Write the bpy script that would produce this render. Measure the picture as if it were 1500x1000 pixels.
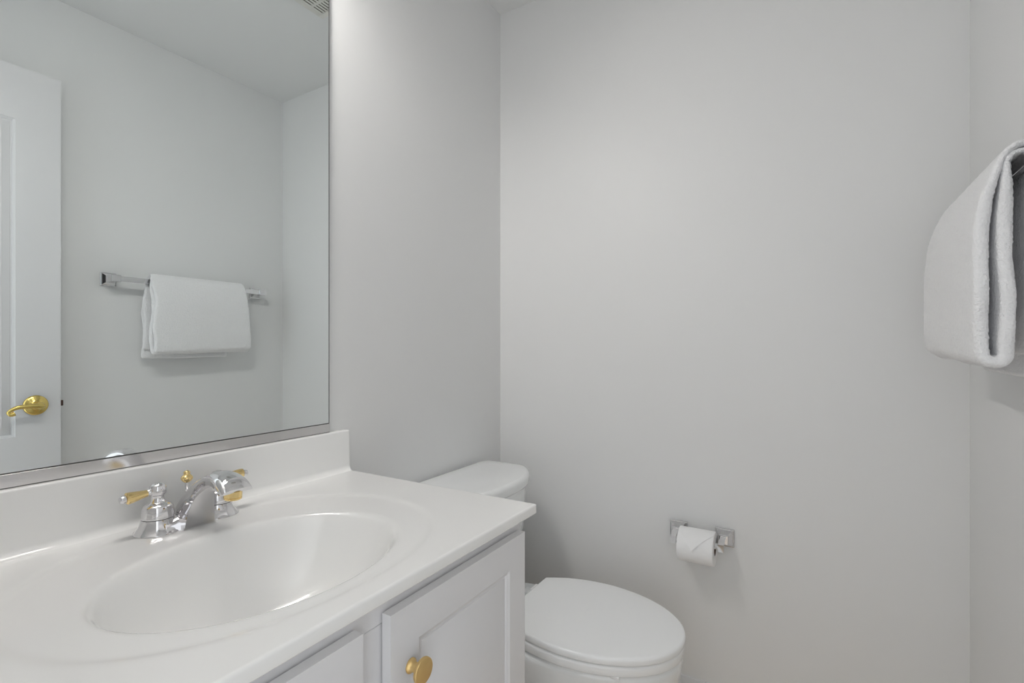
import bpy, bmesh, math, random
from mathutils import Vector, Matrix, noise

random.seed(4)
for o in list(bpy.data.objects):
    bpy.data.objects.remove(o)
S = bpy.context.scene
COL = S.collection
PI = math.pi

# ------------------------------------------------------------------ camera
W, YB, ZC, YF = 1.3523, 1.6220, 2.3726, 0.040      # right wall, back wall, ceiling, front wall inner face
cam_d = bpy.data.cameras.new('camera')
cam_d.sensor_fit = 'HORIZONTAL'
cam_d.sensor_width = 36.0
cam_d.lens = 36.0 * 737.55 / 1500.0
cam_d.shift_y = 8.06 / 1500.0
cam_d.clip_start = 0.01
cam = bpy.data.objects.new('camera', cam_d)
cam.location = (1.0325, 0.0, 1.105)
cam.rotation_euler = (PI / 2, 0, 0.5435)
COL.objects.link(cam)
S.camera = cam

# ------------------------------------------------------------------ world, light, exposure
S.view_settings.view_transform = 'Standard'
S.view_settings.look = 'None'
S.view_settings.gamma = 1.0
S.view_settings.use_curve_mapping = False
S.view_settings.exposure = 0.31
WORLD_STRENGTH = 1.15
BULB_STRENGTH = 92.0
world = bpy.data.worlds.new('hall_daylight')
world.use_nodes = True
bg = world.node_tree.nodes['Background']
bg.inputs[0].default_value = (0.94, 0.975, 1.0, 1)
bg.inputs[1].default_value = WORLD_STRENGTH
S.world = world
# sampling portal in the open doorway (adds no light of its own)
pd = bpy.data.lights.new('doorway_portal', 'AREA')
pd.shape = 'RECTANGLE'
pd.size, pd.size_y = 0.64, 2.05
pd.cycles.is_portal = True
po = bpy.data.objects.new('doorway_portal', pd)
po.location = (0.95, -0.082, 1.025)
po.rotation_euler = (-PI / 2, 0, PI)
COL.objects.link(po)
S.cycles.use_denoising = True
S.cycles.max_bounces = 16
S.cycles.diffuse_bounces = 10
S.cycles.glossy_bounces = 8
S.cycles.sample_clamp_indirect = 6.0
S.cycles.caustics_reflective = False

# ------------------------------------------------------------------ materials
def mat(name, col, rough=0.5, metal=0.0, spec=0.5, coat=0.0, coat_rough=0.05, sheen=0.0,
        bump=None, var=None, emit=None, trans=0.0):
    m = bpy.data.materials.new(name)
    m.use_nodes = True
    nt = m.node_tree
    b = nt.nodes['Principled BSDF']
    b.inputs['Base Color'].default_value = (*col, 1)
    b.inputs['Roughness'].default_value = rough
    b.inputs['Metallic'].default_value = metal
    b.inputs['Specular IOR Level'].default_value = spec
    b.inputs['Coat Weight'].default_value = coat
    b.inputs['Coat Roughness'].default_value = coat_rough
    b.inputs['Sheen Weight'].default_value = sheen
    if trans:
        b.inputs['Transmission Weight'].default_value = trans
    if emit:
        b.inputs['Emission Color'].default_value = (*emit[0], 1)
        b.inputs['Emission Strength'].default_value = emit[1]
    tc = nt.nodes.new('ShaderNodeTexCoord')
    if bump:                                  # list of (scale, strength, distance)
        last = None
        for sc, st, di in bump:
            n = nt.nodes.new('ShaderNodeTexNoise')
            n.inputs['Scale'].default_value = sc
            n.inputs['Detail'].default_value = 3
            nt.links.new(tc.outputs['Object'], n.inputs['Vector'])
            bn = nt.nodes.new('ShaderNodeBump')
            bn.inputs['Strength'].default_value = st
            bn.inputs['Distance'].default_value = di
            nt.links.new(n.outputs['Fac'], bn.inputs['Height'])
            if last:
                nt.links.new(last.outputs['Normal'], bn.inputs['Normal'])
            last = bn
        nt.links.new(last.outputs['Normal'], b.inputs['Normal'])
    if var:                                   # (scale, other colour)
        n = nt.nodes.new('ShaderNodeTexNoise')
        n.inputs['Scale'].default_value = var[0]
        n.inputs['Detail'].default_value = 4
        nt.links.new(tc.outputs['Object'], n.inputs['Vector'])
        mx = nt.nodes.new('ShaderNodeMix')
        mx.data_type = 'RGBA'
        mx.inputs[6].default_value = (*col, 1)
        mx.inputs[7].default_value = (*var[1], 1)
        nt.links.new(n.outputs['Fac'], mx.inputs[0])
        nt.links.new(mx.outputs[2], b.inputs['Base Color'])
    return m

M = {}
M['wall'] = mat('wall_paint', (0.765, 0.77, 0.77), 0.45, spec=0.30, bump=[(260, 0.05, 0.0006), (6, 0.03, 0.004)])
M['ceiling'] = mat('ceiling_paint', (0.76, 0.765, 0.765), 0.85, spec=0.2, bump=[(180, 0.08, 0.001)])
M['trim'] = mat('trim_paint', (0.70, 0.70, 0.71), 0.3, bump=[(90, 0.03, 0.0005)])
M['cabinet'] = mat('cabinet_paint', (0.76, 0.76, 0.775), 0.33, bump=[(120, 0.04, 0.0004)])
M['marble'] = mat('cultured_marble', (0.885, 0.885, 0.875), 0.15, coat=0.5, coat_rough=0.03, var=(3, (0.895, 0.895, 0.885)))
M['porcelain'] = mat('porcelain', (0.86, 0.875, 0.88), 0.12, coat=0.5, coat_rough=0.02)
M['seat'] = mat('seat_plastic', (0.90, 0.91, 0.915), 0.22)
M['chrome'] = mat('chrome', (0.78, 0.77, 0.78), 0.06, metal=1.0)
M['brass'] = mat('polished_brass', (0.90, 0.69, 0.33), 0.13, metal=1.0)
M['door_brass'] = mat('lever_brass', (0.78, 0.60, 0.20), 0.16, metal=1.0)
M['gold'] = mat('satin_gold', (0.80, 0.57, 0.25), 0.38, metal=0.85)
M['mirror'] = mat('mirror_silver', (0.905, 0.95, 0.95), 0.0, metal=1.0)
M['mirror_edge'] = mat('mirror_edge', (0.06, 0.06, 0.055), 0.3)
M['steel'] = mat('channel_metal', (0.80, 0.79, 0.79), 0.12, metal=1.0)
M['towel'] = mat('terry_cotton', (0.86, 0.86, 0.87), 1.0, spec=0.1, sheen=0.35,
                 bump=[(520, 0.6, 0.002), (200, 0.6, 0.0045)])
M['paper'] = mat('tissue_paper', (0.87, 0.87, 0.875), 0.95, spec=0.1, bump=[(500, 0.1, 0.0005)])
M['card'] = mat('brown_card', (0.20, 0.12, 0.09), 0.9)
M['white_plastic'] = mat('white_plastic', (0.82, 0.82, 0.82), 0.35)
M['vent'] = mat('vent_plastic', (0.72, 0.71, 0.67), 0.5)
M['dark'] = mat('slat_gap_shadow', (0.05, 0.035, 0.03), 0.9)
M['bolt'] = mat('dark_bolt', (0.10, 0.06, 0.05), 0.4, metal=0.7)
M['globe'] = mat('opal_glass', (0.9, 0.9, 0.88), 0.3, emit=((1.0, 0.965, 0.925), BULB_STRENGTH))

def wood_floor():
    m = bpy.data.materials.new('wood_floor')
    m.use_nodes = True
    nt = m.node_tree
    b = nt.nodes['Principled BSDF']
    tc = nt.nodes.new('ShaderNodeTexCoord')
    br = nt.nodes.new('ShaderNodeTexBrick')
    br.inputs['Color1'].default_value = (0.82, 0.70, 0.56, 1)
    br.inputs['Color2'].default_value = (0.78, 0.655, 0.52, 1)
    br.inputs['Mortar'].default_value = (0.45, 0.33, 0.22, 1)
    br.inputs['Scale'].default_value = 1.0
    br.inputs['Mortar Size'].default_value = 0.001
    br.inputs['Brick Width'].default_value = 0.9
    br.inputs['Row Height'].default_value = 0.083
    n = nt.nodes.new('ShaderNodeTexNoise')
    n.inputs['Scale'].default_value = 8
    mp = nt.nodes.new('ShaderNodeMapping')
    mp.inputs['Scale'].default_value = (1, 12, 1)
    mx = nt.nodes.new('ShaderNodeMix')
    mx.data_type = 'RGBA'
    mx.blend_type = 'MULTIPLY'
    mx.inputs[0].default_value = 0.18
    nt.links.new(tc.outputs['Object'], br.inputs['Vector'])
    nt.links.new(tc.outputs['Object'], mp.inputs['Vector'])
    nt.links.new(mp.outputs[0], n.inputs['Vector'])
    nt.links.new(br.outputs['Color'], mx.inputs[6])
    nt.links.new(n.outputs['Color'], mx.inputs[7])
    nt.links.new(mx.outputs[2], b.inputs['Base Color'])
    b.inputs['Roughness'].default_value = 0.35
    return m
M['floor'] = wood_floor()

# ------------------------------------------------------------------ mesh helpers
def empty(name, loc, label, cat, group=None):
    o = bpy.data.objects.new(name, None)
    o.empty_display_size = 0.05
    o.location = loc
    COL.objects.link(o)
    tag(o, label, cat, group)
    return o

def tag(o, label=None, cat=None, group=None, kind=None):
    if label: o['label'] = label
    if cat: o['category'] = cat
    if group: o['group'] = group
    if kind: o['kind'] = kind
    return o

def world_loc(p):
    v = Vector((0, 0, 0))
    while p is not None:
        v += p.location
        p = p.parent
    return v

def build(name, bm, material, parent=None, smooth=40, origin=None, recalc=True, weld=True):
    """bm holds world coordinates; links it as one object (child of parent if given)."""
    if weld:
        bmesh.ops.remove_doubles(bm, verts=bm.verts, dist=1e-6)
    if recalc:
        bmesh.ops.recalc_face_normals(bm, faces=bm.faces)
    me = bpy.data.meshes.new(name)
    if origin is None:
        if parent is not None:
            origin = world_loc(parent)
        else:
            n = max(1, len(bm.verts))
            xs = [v.co for v in bm.verts]
            origin = Vector((sum(c.x for c in xs) / n, sum(c.y for c in xs) / n, min(c.z for c in xs)))
    origin = Vector(origin)
    for v in bm.verts:
        v.co -= origin
    bm.to_mesh(me)
    bm.free()
    if smooth:
        me.shade_smooth()
        me.set_sharp_from_angle(angle=math.radians(smooth))
    me.materials.append(material)
    o = bpy.data.objects.new(name, me)
    COL.objects.link(o)
    if parent is not None:
        o.parent = parent
        o.location = origin - world_loc(parent)
    else:
        o.location = origin
    return o

def add_box(bm, x0, x1, y0, y1, z0, z1, bevel=0.0, seg=2):
    t = bmesh.new()
    r = bmesh.ops.create_cube(t, size=1.0)
    bmesh.ops.scale(t, vec=(x1 - x0, y1 - y0, z1 - z0), verts=t.verts)
    bmesh.ops.translate(t, vec=((x0 + x1) / 2, (y0 + y1) / 2, (z0 + z1) / 2), verts=t.verts)
    if bevel:
        bmesh.ops.bevel(t, geom=t.edges[:], offset=bevel, segments=seg, profile=0.5, affect='EDGES')
    merge(bm, t)

def merge(bm, t, mx=None):
    if mx is not None:
        bmesh.ops.transform(t, matrix=mx, verts=t.verts)
    me = bpy.data.meshes.new('tmp')
    t.to_mesh(me)
    t.free()
    bm.from_mesh(me)
    bpy.data.meshes.remove(me)

def box(*a, **k):
    bm = bmesh.new()
    add_box(bm, *a, **k)
    return bm

def loft(bm, rings, cap=True, closed=True):
    """rings: list of lists of points, all the same length."""
    vs = [[bm.verts.new(p) for p in r] for r in rings]
    n = len(rings[0])
    for a, b in zip(vs[:-1], vs[1:]):
        for i in range(n if closed else n - 1):
            j = (i + 1) % n
            bm.faces.new((a[i], a[j], b[j], b[i]))
    if cap:
        bm.faces.new(vs[0])
        bm.faces.new(list(reversed(vs[-1])))
    return vs

def frame_for(d):
    d = Vector(d).normalized()
    up = Vector((0, 0, 1)) if abs(d.z) < 0.95 else Vector((1, 0, 0))
    u = d.cross(up).normalized()
    return u, d.cross(u).normalized(), d

def add_lathe(bm, origin, axis, prof, n=40):
    """prof: list of (distance along axis, radius)"""
    o = Vector(origin)
    u, v, d = frame_for(axis)
    rings = []
    for t, r in prof:
        r = max(r, 1e-5)
        rings.append([o + d * t + u * (r * math.cos(2 * PI * k / n)) + v * (r * math.sin(2 * PI * k / n)) for k in range(n)])
    loft(bm, rings)

def smooth_prof(pts, sub=6):
    """Catmull-Rom through 2-tuples"""
    out = []
    P = [pts[0]] + list(pts) + [pts[-1]]
    for i in range(1, len(P) - 2):
        for k in range(sub):
            t = k / sub
            out.append(tuple(0.5 * ((2 * P[i][c]) + (-P[i - 1][c] + P[i + 1][c]) * t
                       + (2 * P[i - 1][c] - 5 * P[i][c] + 4 * P[i + 1][c] - P[i + 2][c]) * t * t
                       + (-P[i - 1][c] + 3 * P[i][c] - 3 * P[i + 1][c] + P[i + 2][c]) * t ** 3) for c in range(len(P[0]))))
    out.append(tuple(pts[-1]))
    return out

def add_tube(bm, pts, radii, n=16):
    pts = [Vector(p) for p in pts]
    rings = []
    u = None
    for i, p in enumerate(pts):
        d = (pts[min(i + 1, len(pts) - 1)] - pts[max(i - 1, 0)]).normalized()
        if u is None:
            u, v, _ = frame_for(d)
        else:
            u = (u - d * u.dot(d)).normalized()
        v = d.cross(u)
        r = radii[i] if isinstance(radii, (list, tuple)) else radii
        rings.append([p + u * (r * math.cos(2 * PI * k / n)) + v * (r * math.sin(2 * PI * k / n)) for k in range(n)])
    loft(bm, rings)

def struct(name, bm, m, smooth=0, parent=None):
    o = build(name, bm, m, parent, smooth=smooth)
    if parent is None:
        o['kind'] = 'structure'
    return o

# ------------------------------------------------------------------ the room
DX0, DX1, DH = 0.630, 1.270, 2.05            # door opening in the front wall
YO = -0.08                                    # outer face of the front wall
struct('floor', box(-0.1, W + 0.1, YO, YB + 0.1, -0.08, 0.0), M['floor'])
struct('ceiling', box(-0.1, W + 0.1, YO, YB + 0.1, ZC, ZC + 0.08), M['ceiling'])
struct('wall_left', box(-0.1, 0.0, YO, YB + 0.1, 0.0, ZC), M['wall'])
struct('wall_back', box(0.0, W, YB, YB + 0.1, 0.0, ZC), M['wall'])
struct('wall_right', box(W, W + 0.1, YO, YB + 0.1, 0.0, ZC), M['wall'])
b = bmesh.new()
add_box(b, 0.0, DX0, YO, YF, 0.0, ZC)
add_box(b, DX1, W, YO, YF, 0.0, ZC)
add_box(b, DX0, DX1, YO, YF, DH, ZC)
struct('wall_front', b, M['wall'])

def baseboard(name, p0, p1, inward):
    """profile swept from p0 to p1 on the floor; inward = unit 2-vector into the room"""
    H, T = 0.084, 0.013
    prof = [(0, 0), (T, 0), (T, H - 0.022), (T - 0.003, H - 0.016), (T - 0.004, H - 0.008), (0.004, H - 0.001), (0, H)]
    b = bmesh.new()
    rings = [[(p[0] + inward[0] * t, p[1] + inward[1] * t, z) for t, z in prof] for p in (p0, p1)]
    loft(b, rings)
    return struct(name, b, M['trim'], smooth=30)
baseboard('baseboard_back', (0.0, YB), (W, YB), (0, -1))
baseboard('baseboard_right', (W, YF), (W, YB - 0.013), (-1, 0))
baseboard('baseboard_left', (0.0, 0.875), (0.0, YB - 0.013), (1, 0))

# door casing (inside face of the front wall) and the open door
b = bmesh.new()
CW = 0.057
add_box(b, DX0 - CW, DX0, YF, YF + 0.014, 0.0, DH + CW, 0.003)
add_box(b, DX1, DX1 + CW, YF, YF + 0.014, 0.0, DH + CW, 0.003)
add_box(b, DX0, DX1, YF, YF + 0.014, DH, DH + CW, 0.003)
struct('trim_1', b, M['trim'], smooth=30)

def panel_slab(x0, x1, y0, y1, z0, z1, panels, depth=0.006, both=True):
    """door slab lying in a plane x = const, raised panels cut into its faces.
    panels: list of (y0,y1,z0,z1).  front face is x0 (towards -x) and x1 if both."""
    b = bmesh.new()
    ys = sorted({y0, y1, *[p[0] for p in panels], *[p[1] for p in panels]})
    zs = sorted({z0, z1, *[p[2] for p in panels], *[p[3] for p in panels]})
    def is_panel(ya, yb, za, zb):
        return any(p[0] - 1e-6 <= ya and yb <= p[1] + 1e-6 and p[2] - 1e-6 <= za and zb <= p[3] + 1e-6 for p in panels)
    def face(x, sgn):
        for ya, yb in zip(ys[:-1], ys[1:]):
            for za, zb in zip(zs[:-1], zs[1:]):
                if is_panel(ya, yb, za, zb):
                    continue
                b.faces.new([b.verts.new((x, *q)) for q in ((ya, za), (yb, za), (yb, zb), (ya, zb))])
        for pa, pb, qa, qb in panels:
            steps = [(0, 0), (0.002, -0.30 * depth), (0.0065, -0.55 * depth), (0.0075, -depth), (0.0115, -depth), (0.0125, -0.85 * depth),
                     (0.032, -0.12 * depth), (0.034, 0.0)]
            rings = []
            for i, d in steps:
                rings.append([(x + sgn * d, pa + i, qa + i), (x + sgn * d, pb - i, qa + i),
                              (x + sgn * d, pb - i, qb - i), (x + sgn * d, pa + i, qb - i)])
            vs = loft(b, rings, cap=False)
            b.faces.new(vs[-1])
    face(x0, -1) if both else None
    face(x1, 1)
    if not both:
        b.faces.new([b.verts.new((x0, *q)) for q in ((y0, z0), (y1, z0), (y1, z1), (y0, z1))])
    # rim
    for (ya, za), (yb, zb) in (((y0, z0), (y1, z0)), ((y1, z0), (y1, z1)), ((y1, z1), (y0, z1)), ((y0, z1), (y0, z0))):
        b.faces.new([b.verts.new(q) for q in ((x0, ya, za), (x1, ya, za), (x1, yb, zb), (x0, yb, zb))])
    bmesh.ops.remove_doubles(b, verts=b.verts, dist=1e-5)
    return b

D0, D1 = 1.270, 1.305                          # door slab, swung open beside the right wall
DY0, DY1 = 0.062, 0.700
slab = panel_slab(D0, D1, DY0, DY1, 0.014, 2.047,
                  [(DY0 + 0.118, DY1 - 0.118, 0.803, 1.869), (DY0 + 0.118, DY1 - 0.118, 0.215, 0.66)], depth=0.008)
door = struct('door_1', slab, M['trim'], smooth=25)
tag(door, 'white panelled door standing open beside the right wall, seen only in the mirror', 'door')
HY, HZ = 0.632, 0.906
b = bmesh.new()
add_lathe(b, (D0, HY, HZ), (-1, 0, 0), smooth_prof([(0, 0.033), (0.004, 0.034), (0.008, 0.031), (0.012, 0.022), (0.016, 0.014), (0.022, 0.0115), (0.034, 0.011)], 4) + [(0.040, 0.0125), (0.048, 0.0125), (0.052, 0.010), (0.053, 0.0)])
hl = build('door_handle', b, M['door_brass'], door)
tag(hl, 'polished brass lever handle')
b = bmesh.new()
LX = D0 - 0.044
pts = smooth_prof([(LX, HY, HZ), (LX - 0.002, HY - 0.015, HZ + 0.001), (LX - 0.003, HY - 0.035, HZ + 0.001), (LX - 0.003, HY - 0.055, HZ + 0.000),
                   (LX - 0.003, HY - 0.070, HZ - 0.006), (LX - 0.003, HY - 0.079, HZ - 0.015), (LX - 0.003, HY - 0.073, HZ - 0.022), (LX - 0.003, HY - 0.064, HZ - 0.019)], 5)
nn = len(pts)
rad = [0.010 - 0.0048 * min(1, i / (nn * 0.62)) + 0.003 * max(0, (i / nn - 0.75) / 0.25) for i in range(nn)]
add_tube(b, pts, rad, 14)
build('lever', b, M['door_brass'], hl)
build('latch_bolt', box(D0 + 0.011, D0 + 0.024, DY1 - 0.002, DY1 + 0.011, HZ - 0.010, HZ + 0.010, 0.002), M['bolt'], door)
for z in (0.25, 1.05, 1.82):
    b = bmesh.new()
    add_lathe(b, (D0 - 0.004, DY0 - 0.006, z - 0.045), (0, 0, 1), [(0, 0.0055), (0.09, 0.0055)], 14)
    build('hinge', b, M['door_brass'], door)

# ------------------------------------------------------------------ vanity cabinet
VY0, VY1 = 0.050, 0.871
FX = 0.525                                     # face-frame front
van = empty('vanity_cabinet', (0.27, 0.46, 0.0), 'white painted vanity cabinet with raised panel doors under the sink top', 'cabinet')
b = bmesh.new()
TK = 0.095                                     # toe kick
add_box(b, 0.004, FX - 0.019, VY0, VY0 + 0.016, 0.0, 0.774)
add_box(b, 0.004, FX - 0.019, VY1 - 0.016, VY1, 0.0, 0.774)
add_box(b, 0.004, FX - 0.019, VY0 + 0.016, VY1 - 0.016, TK, TK + 0.016)
add_box(b, FX - 0.085, FX - 0.07, VY0 + 0.016, VY1 - 0.016, 0.0, TK)
add_box(b, 0.004, 0.012, VY0 + 0.016, VY1 - 0.016, TK + 0.016, 0.774)
build('body', b, M['cabinet'], van, smooth=20)
b = bmesh.new()
for ya, yb in ((VY0, VY0 + 0.045), (0.437, 0.503), (VY1 - 0.045, VY1)):
    add_box(b, FX - 0.019, FX, ya, yb, TK, 0.728, 0.0007, 1)
for ya, yb in ((VY0 + 0.045, 0.437), (0.503, VY1 - 0.045)):
    add_box(b, FX - 0.019, FX, ya, yb, TK, TK + 0.045, 0.0007, 1)
add_box(b, FX - 0.019, FX, VY0, VY1, 0.7285, 0.7745, 0.0007, 1)
build('face_frame', b, M['cabinet'], van, smooth=20)
def cabinet_door(y0, y1, knob_y):
    f = 0.056
    b = panel_slab(FX + 0.003, FX + 0.019, y0, y1, 0.125, 0.744, [(y0 + f, y1 - f, 0.125 + f, 0.744 - f)], depth=0.0065, both=False)
    ed = [e for e in b.edges if all(abs(v.co.x - (FX + 0.019)) < 1e-5 and
          (min(abs(v.co.y - y0), abs(v.co.y - y1)) < 1e-5 or min(abs(v.co.z - 0.125), abs(v.co.z - 0.744)) < 1e-5) for v in e.verts) and len(e.link_faces) == 2
          and any(abs(fc.normal.x) < 0.5 for fc in e.link_faces)]
    for fc in b.faces: fc.normal_update()
    ed = [e for e in b.edges if len(e.link_faces) == 2 and all(abs(v.co.x - (FX + 0.019)) < 1e-5 for v in e.verts)
          and abs(e.link_faces[0].normal.x) + abs(e.link_faces[1].normal.x) < 1.5 and
          any(abs(fc.normal.x) < 0.1 for fc in e.link_faces)]
    bmesh.ops.bevel(b, geom=ed, offset=0.003, segments=3, profile=0.5, affect='EDGES')
    d = build('door', b, M['cabinet'], van, smooth=25)
    k = bmesh.new()
    kx = FX + 0.019
    add_lathe(k, (kx, knob_y, 0.657), (1, 0, 0), [(0, 0.0105), (0.0015, 0.0105), (0.003, 0.0085), (0.007, 0.0068), (0.013, 0.0066), (0.0165, 0.009),
                                              (0.0185, 0.0150), (0.0200, 0.0172), (0.0215, 0.0180), (0.0240, 0.0180), (0.0252, 0.0174), (0.0258, 0.0160), (0.0260, 0.0)], 48)
    kb = build('knob', k, M['gold'], d, smooth=35)
    tag(kb, 'satin gold disc knob')
cabinet_door(0.494, 0.857, 0.533)
cabinet_door(0.083, 0.446, 0.407)

# ------------------------------------------------------------------ vanity top with integral bowl
ZK = 0.7947
XF, Y0T, Y1T = 0.5588, 0.0415, 0.8812
BX, BY, BAX, BAY = 0.331, 0.456, 0.158, 0.2085
def softplus(s, w):
    t = s / w
    return s if t > 30 else w * math.log1p(math.exp(t))
def sig(t):
    return 1 / (1 + math.exp(-max(-40, min(40, t))))
BD = 0.150
def bowl(x, y):
    rho = math.hypot((x - BX) / BAX, (y - BY) / BAY)
    s = (1 - rho) * (BAX * BAY / max(1e-6, math.hypot(BAY * (x - BX) / BAX, BAX * (y - BY) / BAY) / max(rho, 1e-6)) if rho > 1e-3 else BAX)
    bl = 0.041 + 0.018 * (x - BX) / BAX / max(rho, 0.25) + 0.004 * (y - BY) / BAY / max(rho, 0.25)      # steep at the back, gentler to the front
    d = BD * (1 - math.exp(-softplus(s, 0.0026) / bl))
    r2 = (abs((x - 0.293) / 0.228) ** 2.2 + abs((y - 0.463) / 0.292) ** 2.2) ** (1 / 2.2)
    d += 0.0022 * sig((1 - r2) * 0.25 / 0.0028)
    return d
prof = []                                      # (x, z, is_deck)
ST, SH = 0.020, 0.8955                         # backsplash thickness and top
prof += [(0.001, ZK - 0.02), (0.001, SH)]
for k in range(5):
    a = PI / 2 - k * PI / 8
    prof.append((ST - 0.004 + 0.004 * math.cos(a), SH - 0.004 + 0.004 * math.sin(a)))
CR = 0.013                                     # cove radius
for k in range(9):
    a = PI + k * PI / 16
    prof.append((ST + CR + CR * math.cos(a), ZK + CR + CR * math.sin(a)))
x = ST + CR + 0.002
ER = 0.0045
while x < XF - ER - 0.0015:
    prof.append((x, ZK))
    x += 0.0026
for k in range(9):
    a = PI / 2 - k * PI / 16
    prof.append((XF - ER + ER * math.cos(a), ZK - ER + ER * math.sin(a)))
prof.append((XF, ZK - 0.016))
for k in range(1, 4):
    a = -k * PI / 6
    prof.append((XF - 0.004 + 0.004 * math.cos(a), ZK - 0.016 + 0.004 * math.sin(a)))
prof.append((XF - 0.04, ZK - 0.020))
ys = []
y = Y0T
while y < Y1T - 0.0065:
    ys.append(y); y += 0.0028
b = bmesh.new()
cols = []
ends = [(Y1T - 0.006 + 0.006 * math.sin(k * PI / 12), 0.006 * (1 - math.cos(k * PI / 12))) for k in range(7)]
for y, inset in [(y, 0.0) for y in ys] + ends:
    c = []
    for (px_, pz_) in prof:
        z = pz_
        xx = px_
        if inset:
            if pz_ > ZK + CR: z = min(pz_, SH - inset) ; xx = min(px_, ST - 0.6 * inset)
            elif pz_ >= ZK - 1e-6: z = pz_ - inset * (1 if px_ > ST + CR * .7 else .5)
            else:
                z = max(min(pz_, ZK - inset), ZK - 0.020 + 0.3 * inset); 
            if px_ > XF - 0.02: xx = min(px_, XF - inset)
        if ST + CR <= px_ <= XF - ER + 1e-9 and abs(pz_ - ZK) < 1e-6:
            z -= bowl(px_, y)
        elif px_ > XF - ER and pz_ > ZK - ER - 1e-9:
            z -= bowl(XF - ER, y) * (pz_ - (ZK - ER)) / ER
        c.append(b.verts.new((xx, y, z)))
    cols.append(c)
for a, c in zip(cols[:-1], cols[1:]):
    for i in range(len(prof) - 1):
        b.faces.new((a[i], c[i], c[i + 1], a[i + 1]))
for c in (cols[0], cols[-1]):                  # end faces, down to the underside
    low = [b.verts.new((v.co.x, v.co.y, ZK - 0.020)) for v in c]
    for i in range(len(c) - 1):
        if abs(c[i].co.x - c[i + 1].co.x) > 1e-7:
            b.faces.new((c[i], c[i + 1], low[i + 1], low[i]))
top = build('bathroom_sink', b, M['marble'], None, smooth=50, origin=(0.28, 0.46, ZK - 0.02))
tag(top, 'glossy white one-piece sink top with oval basin and backsplash', 'sink')
b = bmesh.new()
zb = ZK - BD - 0.0022
add_lathe(b, (BX, BY, zb - 0.004), (0, 0, 1), [(0, 0.030), (0.012, 0.030), (0.0135, 0.028), (0.0125, 0.022), (0.010, 0.020), (0.0105, 0.0)], 40)
build('drain', b, M['chrome'], top)

# ------------------------------------------------------------------ faucet
FZ = ZK - 0.0024
FY = 0.470
HX, HYL, HYR = 0.075, 0.421, 0.521
fau = empty('faucet', (0.09, FY, FZ), 'chrome two handle faucet with brass levers standing behind the oval basin', 'faucet')
b = bmesh.new()
for hy in (HYL, HYR):
    add_lathe(b, (HX, hy, FZ), (0, 0, 1), smooth_prof([(0, 0.0345), (0.0015, 0.0350), (0.005, 0.0322), (0.011, 0.0280), (0.018, 0.0250), (0.0235, 0.0238)], 5) + [(0.0236, 0.018)], 56)
rings = []
NY = 30
for k in range(NY + 1):                        # saddle that joins the two flared bases
    t = k / NY
    y = HYL + (HYR - HYL) * t
    h = 0.0228
    wd = 0.0345 - 0.0075 * math.sin(PI * t) ** 0.8
    ring = []
    for q in range(17):
        a = PI * q / 16
        cx, sx = math.cos(a), math.sin(a)
        ring.append((HX + wd * (abs(cx) ** 0.7) * (1 if cx > 0 else -1) * (1 - 0.25 * sx), y, FZ + h * (sx ** 0.7 if sx > 1e-6 else 0)))
    rings.append(ring)
loft(b, rings)
build('base_plate', b, M['chrome'], fau)

st = [  # back/top point, underside point, half width
    ((0.048, 0.7925), (0.113, 0.7925), 0.0255, 0.0330), ((0.052, 0.812), (0.116, 0.812), 0.0232, 0.0300), ((0.064, 0.833), (0.121, 0.832), 0.0200, 0.0225),
    ((0.088, 0.856), (0.131, 0.853), 0.0165, 0.0172), ((0.118, 0.8755), (0.147, 0.868), 0.0145, 0.0150), ((0.148, 0.8895), (0.165, 0.8745), 0.0158, 0.0162),
    ((0.175, 0.8970), (0.184, 0.8770), 0.0195, 0.0195), ((0.198, 0.8970), (0.202, 0.8750), 0.0232, 0.0232), ((0.215, 0.8910), (0.2150, 0.8715), 0.0252, 0.0252),
    ((0.226, 0.8830), (0.2215, 0.8695), 0.0255, 0.0255), ((0.2310, 0.8755), (0.2255, 0.8680), 0.0255, 0.0255)]
st = smooth_prof([(a[0], a[1], c[0], c[1], w, wb) for a, c, w, wb in st], 5)
b = bmesh.new()
rings = []
for tx, tz, ux, uz, w, wb in st:
    T, U = Vector((tx, 0, tz)), Vector((ux, 0, uz))
    ring = []
    for q in range(9):                         # underside, slightly hollow
        s = -1 + 2 * q / 8
        p = U.lerp(T, 0.10 * (1 - s * s))
        ring.append((p.x, FY + w * s, p.z))
    for q in range(1, 20):                     # domed upper side
        a = PI * q / 20
        cc = math.cos(a)
        s = (abs(cc) ** 0.78) * (1 if cc > 0 else -1)
        hgt = math.sin(a) ** 0.72
        p = U.lerp(T, 0.0 + 1.0 * hgt)
        ring.append((p.x, FY + (w + (wb - w) * hgt) * s, p.z))
    rings.append(ring)
loft(b, rings)
spout = build('spout', b, M['chrome'], fau, smooth=50)
b = bmesh.new()
add_lathe(b, (0.2145, FY, 0.8705), (-0.08, 0, -1), [(0, 0.0138), (0.0100, 0.0138), (0.0104, 0.0130), (0.0108, 0.0138), (0.0135, 0.0136), (0.0142, 0.0128), (0.0142, 0.0)], 40)
tag(build('aerator', b, M['brass'], spout), 'brass outlet ring')

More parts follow.
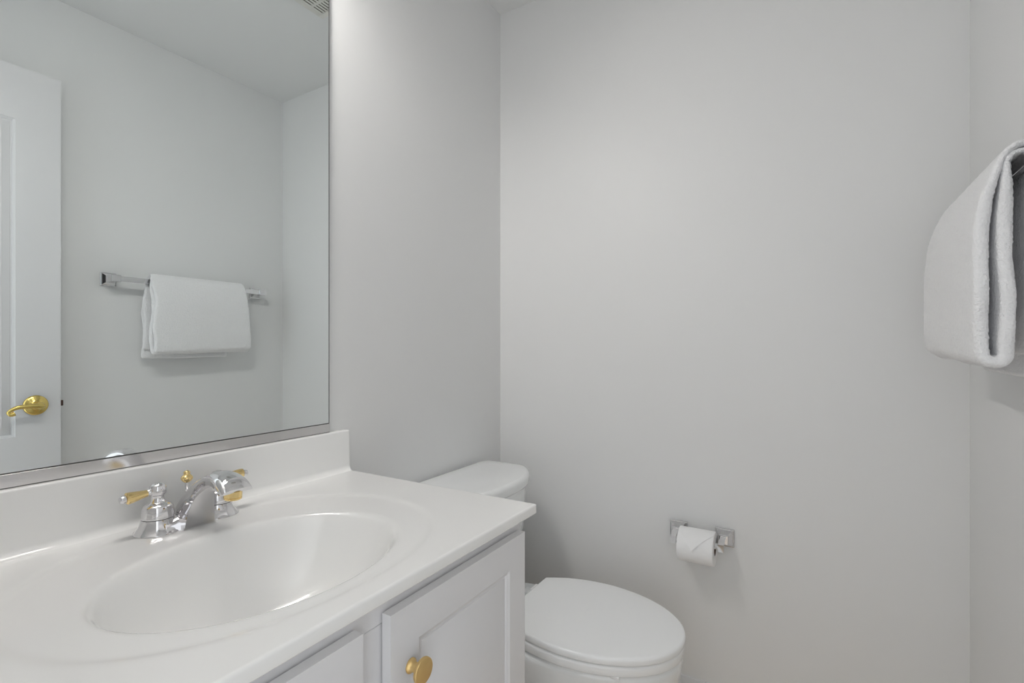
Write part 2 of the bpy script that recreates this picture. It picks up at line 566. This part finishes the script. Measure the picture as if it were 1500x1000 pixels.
def handle(hy, sgn):
    b = bmesh.new()
    z0 = FZ + 0.0245
    add_lathe(b, (HX, hy, z0), (0, 0, 1), [(0, 0.0236), (0.0012, 0.0242)] + smooth_prof([(0.0025, 0.0240), (0.009, 0.0234), (0.0155, 0.0226), (0.0205, 0.0206), (0.0235, 0.0165), (0.0255, 0.0125), (0.0285, 0.0105), (0.0330, 0.0092), (0.0365, 0.0096)], 4)
              + smooth_prof([(0.0375, 0.0108), (0.042, 0.0127), (0.048, 0.0128), (0.0535, 0.0110), (0.0572, 0.0065), (0.0585, 0.0)], 4), 48)
    h = build('handle', b, M['chrome'], fau)
    b = bmesh.new()
    o = Vector((HX, hy, z0 + 0.0450))
    d = Vector((0.03, sgn, -0.06)).normalized()
    add_lathe(b, o, d, [(0.008, 0.0062), (0.0125, 0.0066), (0.0135, 0.0056), (0.0165, 0.0052)], 24)
    build('lever_joint', b, M['chrome'], h)
    b = bmesh.new()
    # fluted brass grip
    u, v, dd = frame_for(d)
    rings = []
    for t, r in smooth_prof([(0.0165, 0.0058), (0.020, 0.0062), (0.030, 0.0078), (0.040, 0.0094), (0.0455, 0.0098)], 3) + [(0.047, 0.0080), (0.0475, 0.006)]:
        rings.append([o + dd * t + (u * math.cos(2 * PI * k / 40) + v * math.sin(2 * PI * k / 40)) * r * (1 - 0.05 * (0.5 + 0.5 * math.cos(8 * 2 * PI * k / 40))) for k in range(40)])
    loft(b, rings)
    tag(build('lever', b, M['brass'], h), 'polished brass lever')
    b = bmesh.new()
    add_lathe(b, o, d, [(0.0470, 0.0050)] + smooth_prof([(0.0480, 0.0064), (0.052, 0.0064), (0.0555, 0.0048), (0.0568, 0.0)], 4), 24)
    build('lever_tip', b, M['chrome'], h)
handle(HYL, -1)
handle(HYR, 1)
b = bmesh.new()
RX, RY = 0.060, 0.4745
add_lathe(b, (RX, RY, FZ + 0.012), (0, 0, 1), [(0, 0.0055), (0.006, 0.0055), (0.0075, 0.0026), (0.062, 0.0026)], 20)
rod = build('lift_rod', b, M['chrome'], fau)
b = bmesh.new()
add_lathe(b, (RX, RY, FZ + 0.0685), (0, 0, 1), smooth_prof([(0, 0.0035), (0.002, 0.0062), (0.006, 0.0092), (0.010, 0.0092), (0.0135, 0.0062), (0.0155, 0.0050), (0.018, 0.0056), (0.0205, 0.0040), (0.0222, 0.0)], 5), 28)
tag(build('lift_knob', b, M['brass'], rod), 'round brass knob with a finial')

# ------------------------------------------------------------------ mirror
MY0, MY1, MZ0, MZ1 = 0.060, 0.8270, 0.9172, 2.055
mir = empty('wall_mirror', (0.003, 0.44, MZ0), 'large frameless wall mirror standing in a metal channel on the backsplash', 'mirror')
build('glass', box(0.0008, 0.006, MY0, MY1, MZ0, MZ1), M['mirror'], mir, smooth=0)
b = bmesh.new()
add_box(b, 0.0008, 0.0062, MY1, MY1 + 0.0018, MZ0, MZ1)
add_box(b, 0.0008, 0.0062, MY0, MY1, MZ1, MZ1 + 0.0018)
tag(build('edge', b, M['mirror_edge'], mir, smooth=0), 'dark polished edge')
b = bmesh.new()
add_box(b, 0.0068, 0.0082, MY0, MY1 + 0.001, 0.8960, 0.9165, 0.0003, 1)
add_box(b, 0.0006, 0.0075, MY0, MY1 + 0.001, 0.8960, 0.8974)
build('channel', b, M['steel'], mir, smooth=20)
b = bmesh.new()
add_box(b, 0.0062, 0.0076, MY0, MY1, MZ0 - 0.0008, MZ0 + 0.0010)
add_box(b, 0.0068, 0.0088, MY0, MY1 + 0.001, 0.8953, 0.8966)
build('channel_dark_line', b, M['mirror_edge'], mir, smooth=0)  # thin dark strips along the top and bottom of the channel

# ------------------------------------------------------------------ vanity light over the mirror
LZ, LXb = 2.17, 0.125
vl = empty('vanity_light', (0.0, 0.46, LZ), 'chrome bar light with a row of bulbs under added white cups that cut upward light, above the mirror', 'wall lamp')
build('back_plate', box(0.0005, 0.028, 0.11, 0.67, LZ - 0.055, LZ + 0.055, 0.006, 3), M['chrome'], vl, smooth=30)
for k in range(6):
    y = 0.165 + 0.090 * k
    b = bmesh.new()
    add_lathe(b, (0.028, y, LZ), (1, 0, 0), [(0, 0.022), (0.004, 0.022), (0.007, 0.010)], 24)
    add_tube(b, smooth_prof([(0.032, y, LZ), (0.075, y, LZ + 0.006), (0.108, y, LZ + 0.004), (LXb, y, LZ - 0.012)], 4), 0.0075, 14)
    s_ = build('lamp_arm', b, M['chrome'], vl)
    b = bmesh.new()                            # bell cup, open below, added to throw the light downward
    add_lathe(b, (LXb, y, LZ - 0.008), (0, 0, -1), smooth_prof([(0, 0.0), (0.001, 0.016), (0.012, 0.026), (0.032, 0.037), (0.056, 0.045)], 4)
              + smooth_prof([(0.056, 0.0435), (0.032, 0.0355), (0.014, 0.0245), (0.004, 0.0)], 4), 32)
    build('cutoff_cup', b, M['white_plastic'], s_, smooth=50)
    b = bmesh.new()
    bmesh.ops.create_uvsphere(b, u_segments=24, v_segments=14, radius=0.027)
    bmesh.ops.translate(b, vec=(LXb, y, LZ - 0.066), verts=b.verts)
    build('globe', b, M['globe'], s_, smooth=180)

# ------------------------------------------------------------------ ceiling vent
VX0, VX1, WY0, WY1 = 0.335, 0.595, 1.012, 1.273
ven = empty('ceiling_vent', (0.465, 1.14, ZC), 'off white slatted exhaust fan grille on the ceiling, seen in the mirror', 'vent')
b = bmesh.new()
m_ = 0.020
zt, zlo = ZC - 0.0005, ZC - 0.016
for a in ((VX0, VX1, WY0, WY0 + m_), (VX0, VX1, WY1 - m_, WY1), (VX0, VX0 + m_, WY0 + m_, WY1 - m_), (VX1 - m_, VX1, WY0 + m_, WY1 - m_)):
    add_box(b, *a, zlo, zt, 0.002, 2)
build('frame', b, M['vent'], ven, smooth=30)
build('gap_shadow', box(VX0 + 0.01, VX1 - 0.01, WY0 + 0.01, WY1 - 0.01, zlo + 0.0065, ZC - 0.001), M['dark'], ven, smooth=0)  # dark sheet painted in for the unlit space behind the slats
nx = 16
x0, x1 = VX0 + m_, VX1 - m_
for k in range(nx):
    xx = x0 + (x1 - x0) * (k + 0.72) / nx
    build('slat', box(xx - 0.0042, xx + 0.0042, WY0 + m_, WY1 - m_, zlo + 0.001, zlo + 0.0025), M['vent'], ven, smooth=0)
for k in (1, 2, 3):
    yy = WY1 - 0.067 * k
    build('cross_bar', box(x0, x1, yy - 0.0035, yy + 0.0035, zlo + 0.0005, zlo + 0.007), M['vent'], ven, smooth=0)

# ------------------------------------------------------------------ toilet
TY = 1.255
toi = empty('toilet', (0.40, TY, 0.0), 'white porcelain toilet with closed lid between the vanity and the back wall', 'toilet')
def egg(xb, xt, hw_back, hw, z, n=72, inset=0.0, scale=1.0):
    """plan outline: straight back at xb with tight corners, widest before the middle, rounded tip at xt"""
    Lx = xt - xb
    half = [(xb, 0.0), (xb, hw_back * 0.5), (xb, hw_back - 0.012), (xb + 0.002, hw_back - 0.004), (xb + 0.010, hw_back + 0.002),
            (xb + 0.14 * Lx, hw_back + 0.55 * (hw - hw_back)), (xb + 0.28 * Lx, hw_back + 0.88 * (hw - hw_back)), (xb + 0.42 * Lx, hw)]
    half = smooth_prof(half, 3)[:-1]
    xm = xb + 0.42 * Lx
    for k in range(25):
        a = PI / 2 * (1 - k / 24)
        half.append((xm + (xt - xm) * math.cos(a), hw * math.sin(a) ** 0.97 if k < 24 else 0.0))
    full = half + [(x_, -y_) for x_, y_ in reversed(half[1:-1])]
    N = len(full)
    out = []
    cx = (xb + xt) / 2
    for k in range(N):
        a, c = full[k - 1], full[(k + 1) % N]
        tx, ty = c[0] - a[0], c[1] - a[1]
        l = math.hypot(tx, ty) or 1.0
        px_, py_ = full[k][0] + (ty / l) * inset, full[k][1] - (tx / l) * inset
        out.append((cx + (px_ - cx) * scale, TY + py_ * scale, z))
    return out
def slab_egg(name, xb, xt, hwb, hw, z0, z1, r, m, parent, dome=0.0):
    b = bmesh.new()
    rings = []
    for k in range(5):
        a = PI / 2 * k / 4
        rings.append(egg(xb, xt, hwb, hw, z0 + 0.5 * r * (1 - math.sin(a)), inset=0.5 * r * (1 - math.cos(PI / 2 - a)) if k < 4 else 0))
    rings = [egg(xb, xt, hwb, hw, z0, inset=0.0025), egg(xb, xt, hwb, hw, z0 + 0.0008, inset=0.0006), egg(xb, xt, hwb, hw, z0 + 0.002)]
    for k in range(7):
        a = PI / 2 * k / 6
        rings.append(egg(xb, xt, hwb, hw, z1 - dome - r + r * math.sin(a), inset=r * (1 - math.cos(a))))
    for i, dz in ((0.88, 0.40), (0.7, 0.72), (0.45, 0.92), (0.15, 1.0)):
        if dome:
            rings.append(egg(xb, xt, hwb, hw, z1 - dome + dome * dz, inset=r, scale=i))
    loft(b, rings)
    return build(name, b, m, parent, smooth=45)
slab_egg('lid', 0.318, 0.760, 0.130, 0.184, 0.3800, 0.4005, 0.007, M['seat'], toi, dome=0.003)
slab_egg('seat', 0.312, 0.757, 0.132, 0.183, 0.3540, 0.3765, 0.006, M['seat'], toi)
# bowl: rim down to the foot
def oval(xb, xt, hw, z, n=72, p=2.3, inset=0.0):
    cx, ax = (xb + xt) / 2, (xt - xb) / 2
    out = []
    for k in range(n):
        a = 2 * PI * k / n
        c, s = math.cos(a), math.sin(a)
        out.append((cx + (ax - inset) * abs(c) ** (2 / p) * (1 if c > 0 else -1), TY + (hw - inset) * abs(s) ** (2 / p) * (1 if s > 0 else -1), z))
    return out
b = bmesh.new()
secs = [(0.08, 0.62, 0.118, 0.0), (0.08, 0.625, 0.120, 0.012), (0.085, 0.615, 0.112, 0.035), (0.09, 0.615, 0.106, 0.09), (0.085, 0.660, 0.120, 0.15),
        (0.075, 0.715, 0.150, 0.21), (0.065, 0.742, 0.172, 0.265), (0.058, 0.751, 0.179, 0.31), (0.055, 0.753, 0.181, 0.335)]
secs = smooth_prof(secs, 4)
rings = [oval(xb, xt, hw, z, p=2.2) for xb, xt, hw, z in secs]
for k in range(1, 6):
    a = PI / 2 * k / 5
    rings.append(oval(0.055, 0.753, 0.181, 0.335 + 0.013 * math.sin(a), p=2.2, inset=0.013 * (1 - math.cos(a))))
loft(b, rings)
build('bowl', b, M['porcelain'], toi, smooth=60)
# seat bumper and hinges
for (bx_, by_) in ((0.640, 1.105), (0.640, 1.405), (0.40, 1.085), (0.40, 1.425)):
    build('bumper', box(bx_ - 0.010, bx_ + 0.010, by_ - 0.004, by_ + 0.004, 0.3475, 0.3545, 0.001, 1), M['white_plastic'], toi, smooth=30)
for hy in (TY - 0.075, TY + 0.075):
    b = bmesh.new()
    add_box(b, 0.272, 0.318, hy - 0.016, hy + 0.016, 0.347, 0.372, 0.005, 3)
    add_lathe(b, (0.306, hy - 0.02, 0.376), (0, 1, 0), [(0, 0.009), (0.04, 0.009)], 20)
    build('seat_hinge', b, M['white_plastic'], toi, smooth=40)
def tank_outline(z, inset=0.0, grow=0.0, n=36, yh=0.232, xb=0.022, xs=0.165, bow=0.095):
    """straight back, round-shouldered ends, bowed front"""
    pts = []
    yh_ = yh + grow - inset
    xb_ = xb + inset - min(grow, 0.008)
    front = []
    for k in range(n + 1):
        t = -1 + 2 * k / n
        a = t * PI / 2
        s = math.sin(a)
        xx = xs + (bow + grow - inset) * (1 - abs(s) ** 2.3) ** 0.62
        front.append((xx, TY + yh_ * s, z))
    rr = 0.03
    back = []
    for k in range(7):
        a = k * PI / 12
        back.append((xb_ + rr * (1 - math.sin(a)), TY + yh_ - rr * (1 - math.cos(a)), z))
    other = [(x_, 2 * TY - y_, z) for x_, y_, z in reversed(back)]
    return front + back + other
b = bmesh.new()
rings = [tank_outline(0.350, inset=0.045), tank_outline(0.358, inset=0.034)]
for z, i in ((0.40, 0.026), (0.50, 0.015), (0.60, 0.006), (0.668, 0.002)):
    rings.append(tank_outline(z, inset=i))
loft(b, rings)
tank = build('tank', b, M['porcelain'], toi, smooth=55)
b = bmesh.new()
rings = [tank_outline(0.6675, grow=0.004), tank_outline(0.670, grow=0.009), tank_outline(0.676, grow=0.011)]
for k in range(8):
    a = PI / 2 * k / 7
    rings.append(tank_outline(0.690 + 0.014 * math.sin(a), grow=0.011, inset=0.016 * (1 - math.cos(a))))
rings.append(tank_outline(0.7050, grow=0.011, inset=0.05))
loft(b, rings)
build('tank_lid', b, M['porcelain'], toi, smooth=60)
b = bmesh.new()
add_lathe(b, (0.236, TY - 0.165, 0.615), (1, -0.3, 0), [(0, 0.014), (0.006, 0.014), (0.010, 0.008), (0.018, 0.007)], 24)
add_tube(b, smooth_prof([(0.252, TY - 0.170, 0.615), (0.262, TY - 0.150, 0.614), (0.270, TY - 0.120, 0.611), (0.276, TY - 0.090, 0.607)], 4), 0.006, 12)
build('flush_lever', b, M['chrome'], toi)

# ------------------------------------------------------------------ toilet paper holder and roll
PZ = 0.536
ph = empty('toilet_paper_holder', (0.73, YB, PZ), 'chrome toilet paper holder with two square posts on the back wall', 'paper holder')
def sq_ring(cx, cz, h, y):
    return [(cx - h, y, cz - h), (cx + h, y, cz - h), (cx + h, y, cz + h), (cx - h, y, cz + h)]
def post(cx, inner):
    b = bmesh.new()
    rings = [sq_ring(cx, PZ, h, YB - d) for d, h in ((0.0, 0.0260), (0.004, 0.0260), (0.005, 0.0235), (0.008, 0.0225), (0.018, 0.0150), (0.020, 0.0135), (0.030, 0.0120))]
    loft(b, rings)
    # arm dropping forward to the roller
    rings = []
    for (dy, dz, h) in ((0.026, 0.0, 0.0115), (0.045, -0.002, 0.0105), (0.060, -0.006, 0.0105), (0.078, -0.009, 0.0105)):
        rings.append([(cx - 0.008, YB - dy, PZ + dz - h), (cx + 0.008, YB - dy, PZ + dz - h), (cx + 0.008, YB - dy, PZ + dz + h), (cx - 0.008, YB - dy, PZ + dz + h)])
    loft(b, rings)
    return build('post', b, M['chrome'], ph, smooth=15)
post(0.664, 1)
post(0.798, -1)
RAY, RAZ = YB - 0.068, PZ - 0.008
b = bmesh.new()
add_lathe(b, (0.671, RAY, RAZ), (1, 0, 0), [(0, 0.004), (0.001, 0.0085), (0.012, 0.0085), (0.013, 0.0075), (0.107, 0.0075), (0.108, 0.0085), (0.119, 0.0085), (0.120, 0.004)], 24)
build('roller', b, M['white_plastic'], ph)
b = bmesh.new()
RX0, RX1, RR, RI = 0.682, 0.782, 0.048, 0.019
add_n = 64
outer = []
rings = []
for (xx, r) in ((RX0, RI), (RX0, RR - 0.001), (RX0 + 0.001, RR), (RX1 - 0.001, RR), (RX1, RR - 0.001), (RX1, RI), (RX0, RI)):
    rings.append([(xx, RAY - r * math.cos(2 * PI * k / add_n), RAZ - 0.0095 + r * math.sin(2 * PI * k / add_n)) for k in range(add_n)])
loft(b, rings, cap=False)
roll = build('toilet_paper_roll', b, M['paper'], None, smooth=40)
tag(roll, 'white toilet paper roll with its first sheet folded to a point', 'toilet paper')
# hotel-fold point lying on the front of the roll
b = bmesh.new()
def on_roll(xx, ang, r):
    return (xx, RAY - r * math.cos(ang), RAZ - 0.0095 + r * math.sin(ang))
A0, A1 = math.radians(112), math.radians(2)
rows = 26
prev = None
for k in range(rows + 1):
    t = k / rows
    ang = A0 + (A1 - A0) * t
    ts = max(0.0, (t - 0.42) / 0.58)
    half = (RX1 - RX0) / 2 * (1 - ts) * 0.99
    cx = (RX0 + RX1) / 2 - 0.006 * ts
    rr = RR + 0.0012 + 0.006 * ts ** 1.5
    row = [b.verts.new(on_roll(cx + half * q, ang, rr)) for q in (-1, -0.5, 0, 0.5, 1)]
    row2 = [b.verts.new(on_roll(cx + half * q, ang, rr - 0.0011)) for q in (-1, -0.5, 0, 0.5, 1)]
    ring = row + row2[::-1]
    if prev:
        for i in range(10):
            j = (i + 1) % 10
            b.faces.new((prev[i], prev[j], ring[j], ring[i]))
    prev = ring
build('folded_sheet', b, M['paper'], roll, smooth=60)
b = bmesh.new()
rings = []
for (xx, r) in ((RX0 + 0.001, RI - 0.0015), (RX0 + 0.001, RI + 0.0003), (RX1 - 0.001, RI + 0.0003), (RX1 - 0.001, RI - 0.0015), (RX0 + 0.001, RI - 0.0015)):
    rings.append([(xx, RAY - r * math.cos(2 * PI * k / 32), RAZ - 0.0095 + r * math.sin(2 * PI * k / 32)) for k in range(32)])
loft(b, rings, cap=False)
tag(build('core_tube', b, M['card'], roll, smooth=40), 'brown cardboard core')

# ------------------------------------------------------------------ towel bar
TBX, TBZ = W - 0.066, 1.369
tb = empty('towel_bar', (W, 1.17, TBZ), 'chrome towel bar with square posts on the right wall', 'towel bar')
for cy in (0.868, 1.468):
    b = bmesh.new()
    def sqx(h, d, cy=cy, hz=None):
        hz = h if hz is None else hz
        return [(W - d, cy - h, TBZ - hz), (W - d, cy + h, TBZ - hz), (W - d, cy + h, TBZ + hz), (W - d, cy - h, TBZ + hz)]
    loft(b, [sqx(0.0255, 0.0), sqx(0.0255, 0.005), sqx(0.0225, 0.006), sqx(0.0215, 0.010), sqx(0.0150, 0.018), sqx(0.0135, 0.020), sqx(0.0125, 0.040), sqx(0.0120, 0.058)])
    add_box(b, TBX - 0.010, TBX + 0.010, cy - 0.016, cy + 0.016, TBZ - 0.0135, TBZ + 0.0135, 0.002, 2)
    build('post', b, M['chrome'], tb, smooth=15)
build('bar', box(TBX - 0.0045, TBX + 0.0045, 0.872, 1.464, TBZ - 0.0095, TBZ + 0.0095, 0.001, 2), M['chrome'], tb, smooth=20)

# ------------------------------------------------------------------ towel
def arc(cx, cz, r, a0, a1, n, rz=None):
    rz = r if rz is None else rz
    return [(cx + r * math.cos(a0 + (a1 - a0) * k / n), cz + rz * math.sin(a0 + (a1 - a0) * k / n)) for k in range(n + 1)]
XI_B, XI_F, XO_F, XO_B = W - 0.050, W - 0.0865, W - 0.1125, W - 0.036
path = []
path += [(XI_B + 0.004, 1.100), (XI_B + 0.004, 1.15), (XI_B + 0.002, 1.25), (XI_B, 1.33)]
path += arc((XI_B + XI_F) / 2, 1.366, (XI_B - XI_F) / 2, 0, PI, 8, 0.0190)
path += [(XI_F + 0.000, 1.31), (XI_F - 0.001, 1.25), (XI_F + 0.001, 1.18), (XI_F + 0.000, 1.115)]
path += arc((XI_F + XO_F) / 2, 1.0945, (XI_F - XO_F) / 2, 0, -PI, 8, 0.0120)
path += [(XO_F - 0.001, 1.115), (XO_F - 0.002, 1.18), (XO_F - 0.001, 1.25), (XO_F + 0.004, 1.31), (XO_F + 0.011, 1.345)]
path += [(XO_F + 0.022, 1.378), (XO_F + 0.036, 1.3935), (W - 0.064, 1.3975), (W - 0.050, 1.392), (XO_B - 0.004, 1.378)]
path += [(XO_B, 1.35), (XO_B + 0.001, 1.30), (XO_B + 0.003, 1.20), (XO_B + 0.002, 1.12), (XO_B - 0.002, 1.064)]
sp = smooth_prof(path, 10)
# resample evenly
L = [0.0]
for a, c in zip(sp[:-1], sp[1:]):
    L.append(L[-1] + math.hypot(c[0] - a[0], c[1] - a[1]))
NP = 420
rs = []
i = 0
for k in range(NP + 1):
    d = L[-1] * k / NP
    while i < len(L) - 2 and L[i + 1] < d:
        i += 1
    t = (d - L[i]) / max(1e-9, L[i + 1] - L[i])
    rs.append((sp[i][0] + (sp[i + 1][0] - sp[i][0]) * t, sp[i][1] + (sp[i + 1][1] - sp[i][1]) * t))
def half_thick(x_, z_):
    over = max(0.0, min(1.0, (z_ - 1.30) / 0.07))
    back = x_ > W - 0.066 and z_ < 1.36
    base = 0.0088 if not back else 0.0052
    return base * (1 - over) + 0.0047 * over
left, right = [], []
for k in range(NP + 1):
    a, c = rs[max(0, k - 2)], rs[min(NP, k + 2)]
    tx, tz = c[0] - a[0], c[1] - a[1]
    l = math.hypot(tx, tz)
    nx_, nz_ = -tz / l, tx / l
    h = half_thick(*rs[k])
    left.append((rs[k][0] + nx_ * h, rs[k][1] + nz_ * h))
    right.append((rs[k][0] - nx_ * h, rs[k][1] - nz_ * h))
def cap_round(p, q, m=4):
    c = ((p[0] + q[0]) / 2, (p[1] + q[1]) / 2)
    v = (p[0] - c[0], p[1] - c[1])
    return c, v
def endpts(p, q, outdir):
    c, v = cap_round(p, q)
    r = math.hypot(*v)
    return [(c[0] + v[0] * math.cos(t) + outdir[0] * r * math.sin(t), c[1] + v[1] * math.cos(t) + outdir[1] * r * math.sin(t)) for t in (PI / 4, PI / 2, 3 * PI / 4)]
loop = left + endpts(left[-1], right[-1], (0, -1)) + right[::-1] + endpts(right[0], left[0], (0, -1))
NL = len(loop)
NYT = 130
b = bmesh.new()
vg = []
def towel_y(k, x_, z_):
    """near and far selvedge wander a little; the flaps flare towards the hem"""
    fl = max(0.0, (1.39 - z_) / 0.32)
    y0 = 0.990 - 0.005 * fl + 0.004 * math.sin(z_ * 31 + x_ * 60) + 0.003 * noise.noise(Vector((x_ * 30, 5.1, z_ * 25)))
    y1 = 1.356 + 0.018 * fl + 0.003 * noise.noise(Vector((x_ * 30, 9.7, z_ * 22)))
    if x_ > W - 0.066 and z_ < 1.36:
        y0 -= 0.008
        y1 -= 0.02 + (0.05 if x_ > W - 0.044 else 0)
    return y0, y1
rows = []
er = 0.0045
profile_y = [(0.0, 0.62), (0.0006, 0.80), (0.0018, 0.93)]
ts = []
for k in range(NYT + 1):
    ts.append(k / NYT)
mid = [((left[min(k, NP)][0] + right[min(k, NP)][0]) / 2, (left[min(k, NP)][1] + right[min(k, NP)][1]) / 2) for k in range(NP + 1)]
loopmid = mid + [mid[-1]] * 3 + mid[::-1] + [mid[0]] * 3
def ring_at(t, shrink):
    out = []
    for q, (x_, z_) in enumerate(loop):
        mx_, mz_ = loopmid[q]
        y0, y1 = towel_y(0, mx_, mz_)
        xx = mx_ + (x_ - mx_) * shrink
        zz = mz_ + (z_ - mz_) * shrink
        out.append(Vector((xx, y0 + (y1 - y0) * t, zz)))
    return out
seq = [(-0.021, 0.28), (-0.0185, 0.56), (-0.0135, 0.80), (-0.007, 0.945)] + [(t, 1.0) for t in ts] + [(1.007, 0.945), (1.0135, 0.80), (1.0185, 0.56), (1.021, 0.28)]
for t, s in seq:
    ring = ring_at(t, s)
    for p in ring:
        front = max(0.0, min(1.0, (W - 0.078 - p.x) / 0.03))
        drop = max(0.0, min(1.0, (1.385 - p.z) / 0.15))
        big = noise.noise(Vector((p.y * 7.0, p.z * 6.0, 3.3)))
        med = noise.noise(Vector((p.y * 24.0, p.z * 20.0, p.x * 30)))
        p.x += (0.0035 * big * front + 0.0011 * med) * drop
        p.z += 0.0035 * noise.noise(Vector((p.y * 9.0, 1.7, 4.0))) * drop + 0.0006 * med
        p.z += (0.009 + 0.007 * (p.y - 1.18) / 0.2) * front * drop
    rows.append([b.verts.new(p) for p in ring])
for a, c in zip(rows[:-1], rows[1:]):
    for q in range(NL):
        r_ = (q + 1) % NL
        b.faces.new((a[q], a[r_], c[r_], c[q]))
# close the two ends: strips between the paired sides of the sheet
for row in (rows[0], rows[-1]):
    for k in range(NP):
        p, q = k, k + 1
        p2, q2 = (NP + 4) + (NP - k), (NP + 4) + (NP - k - 1)
        b.faces.new((row[p], row[q], row[q2], row[p2]))
    e = row[NP:NP + 5]
    b.faces.new(e)
    e = row[2 * NP + 4:] + [row[0]]
    b.faces.new(e)
# terry pile
bmesh.ops.recalc_face_normals(b, faces=b.faces)
b.normal_update()
for v in b.verts:
    n1 = noise.noise(v.co * 260.0)
    n2 = noise.noise(v.co * 520.0)
    v.co += v.normal * (0.0010 * n1 + 0.0006 * n2)
tow = build('hand_towel', b, M['towel'], None, smooth=180, origin=(W - 0.07, 1.18, 1.06))
tag(tow, 'folded white terry towel hung over the chrome bar on the right wall', 'towel')
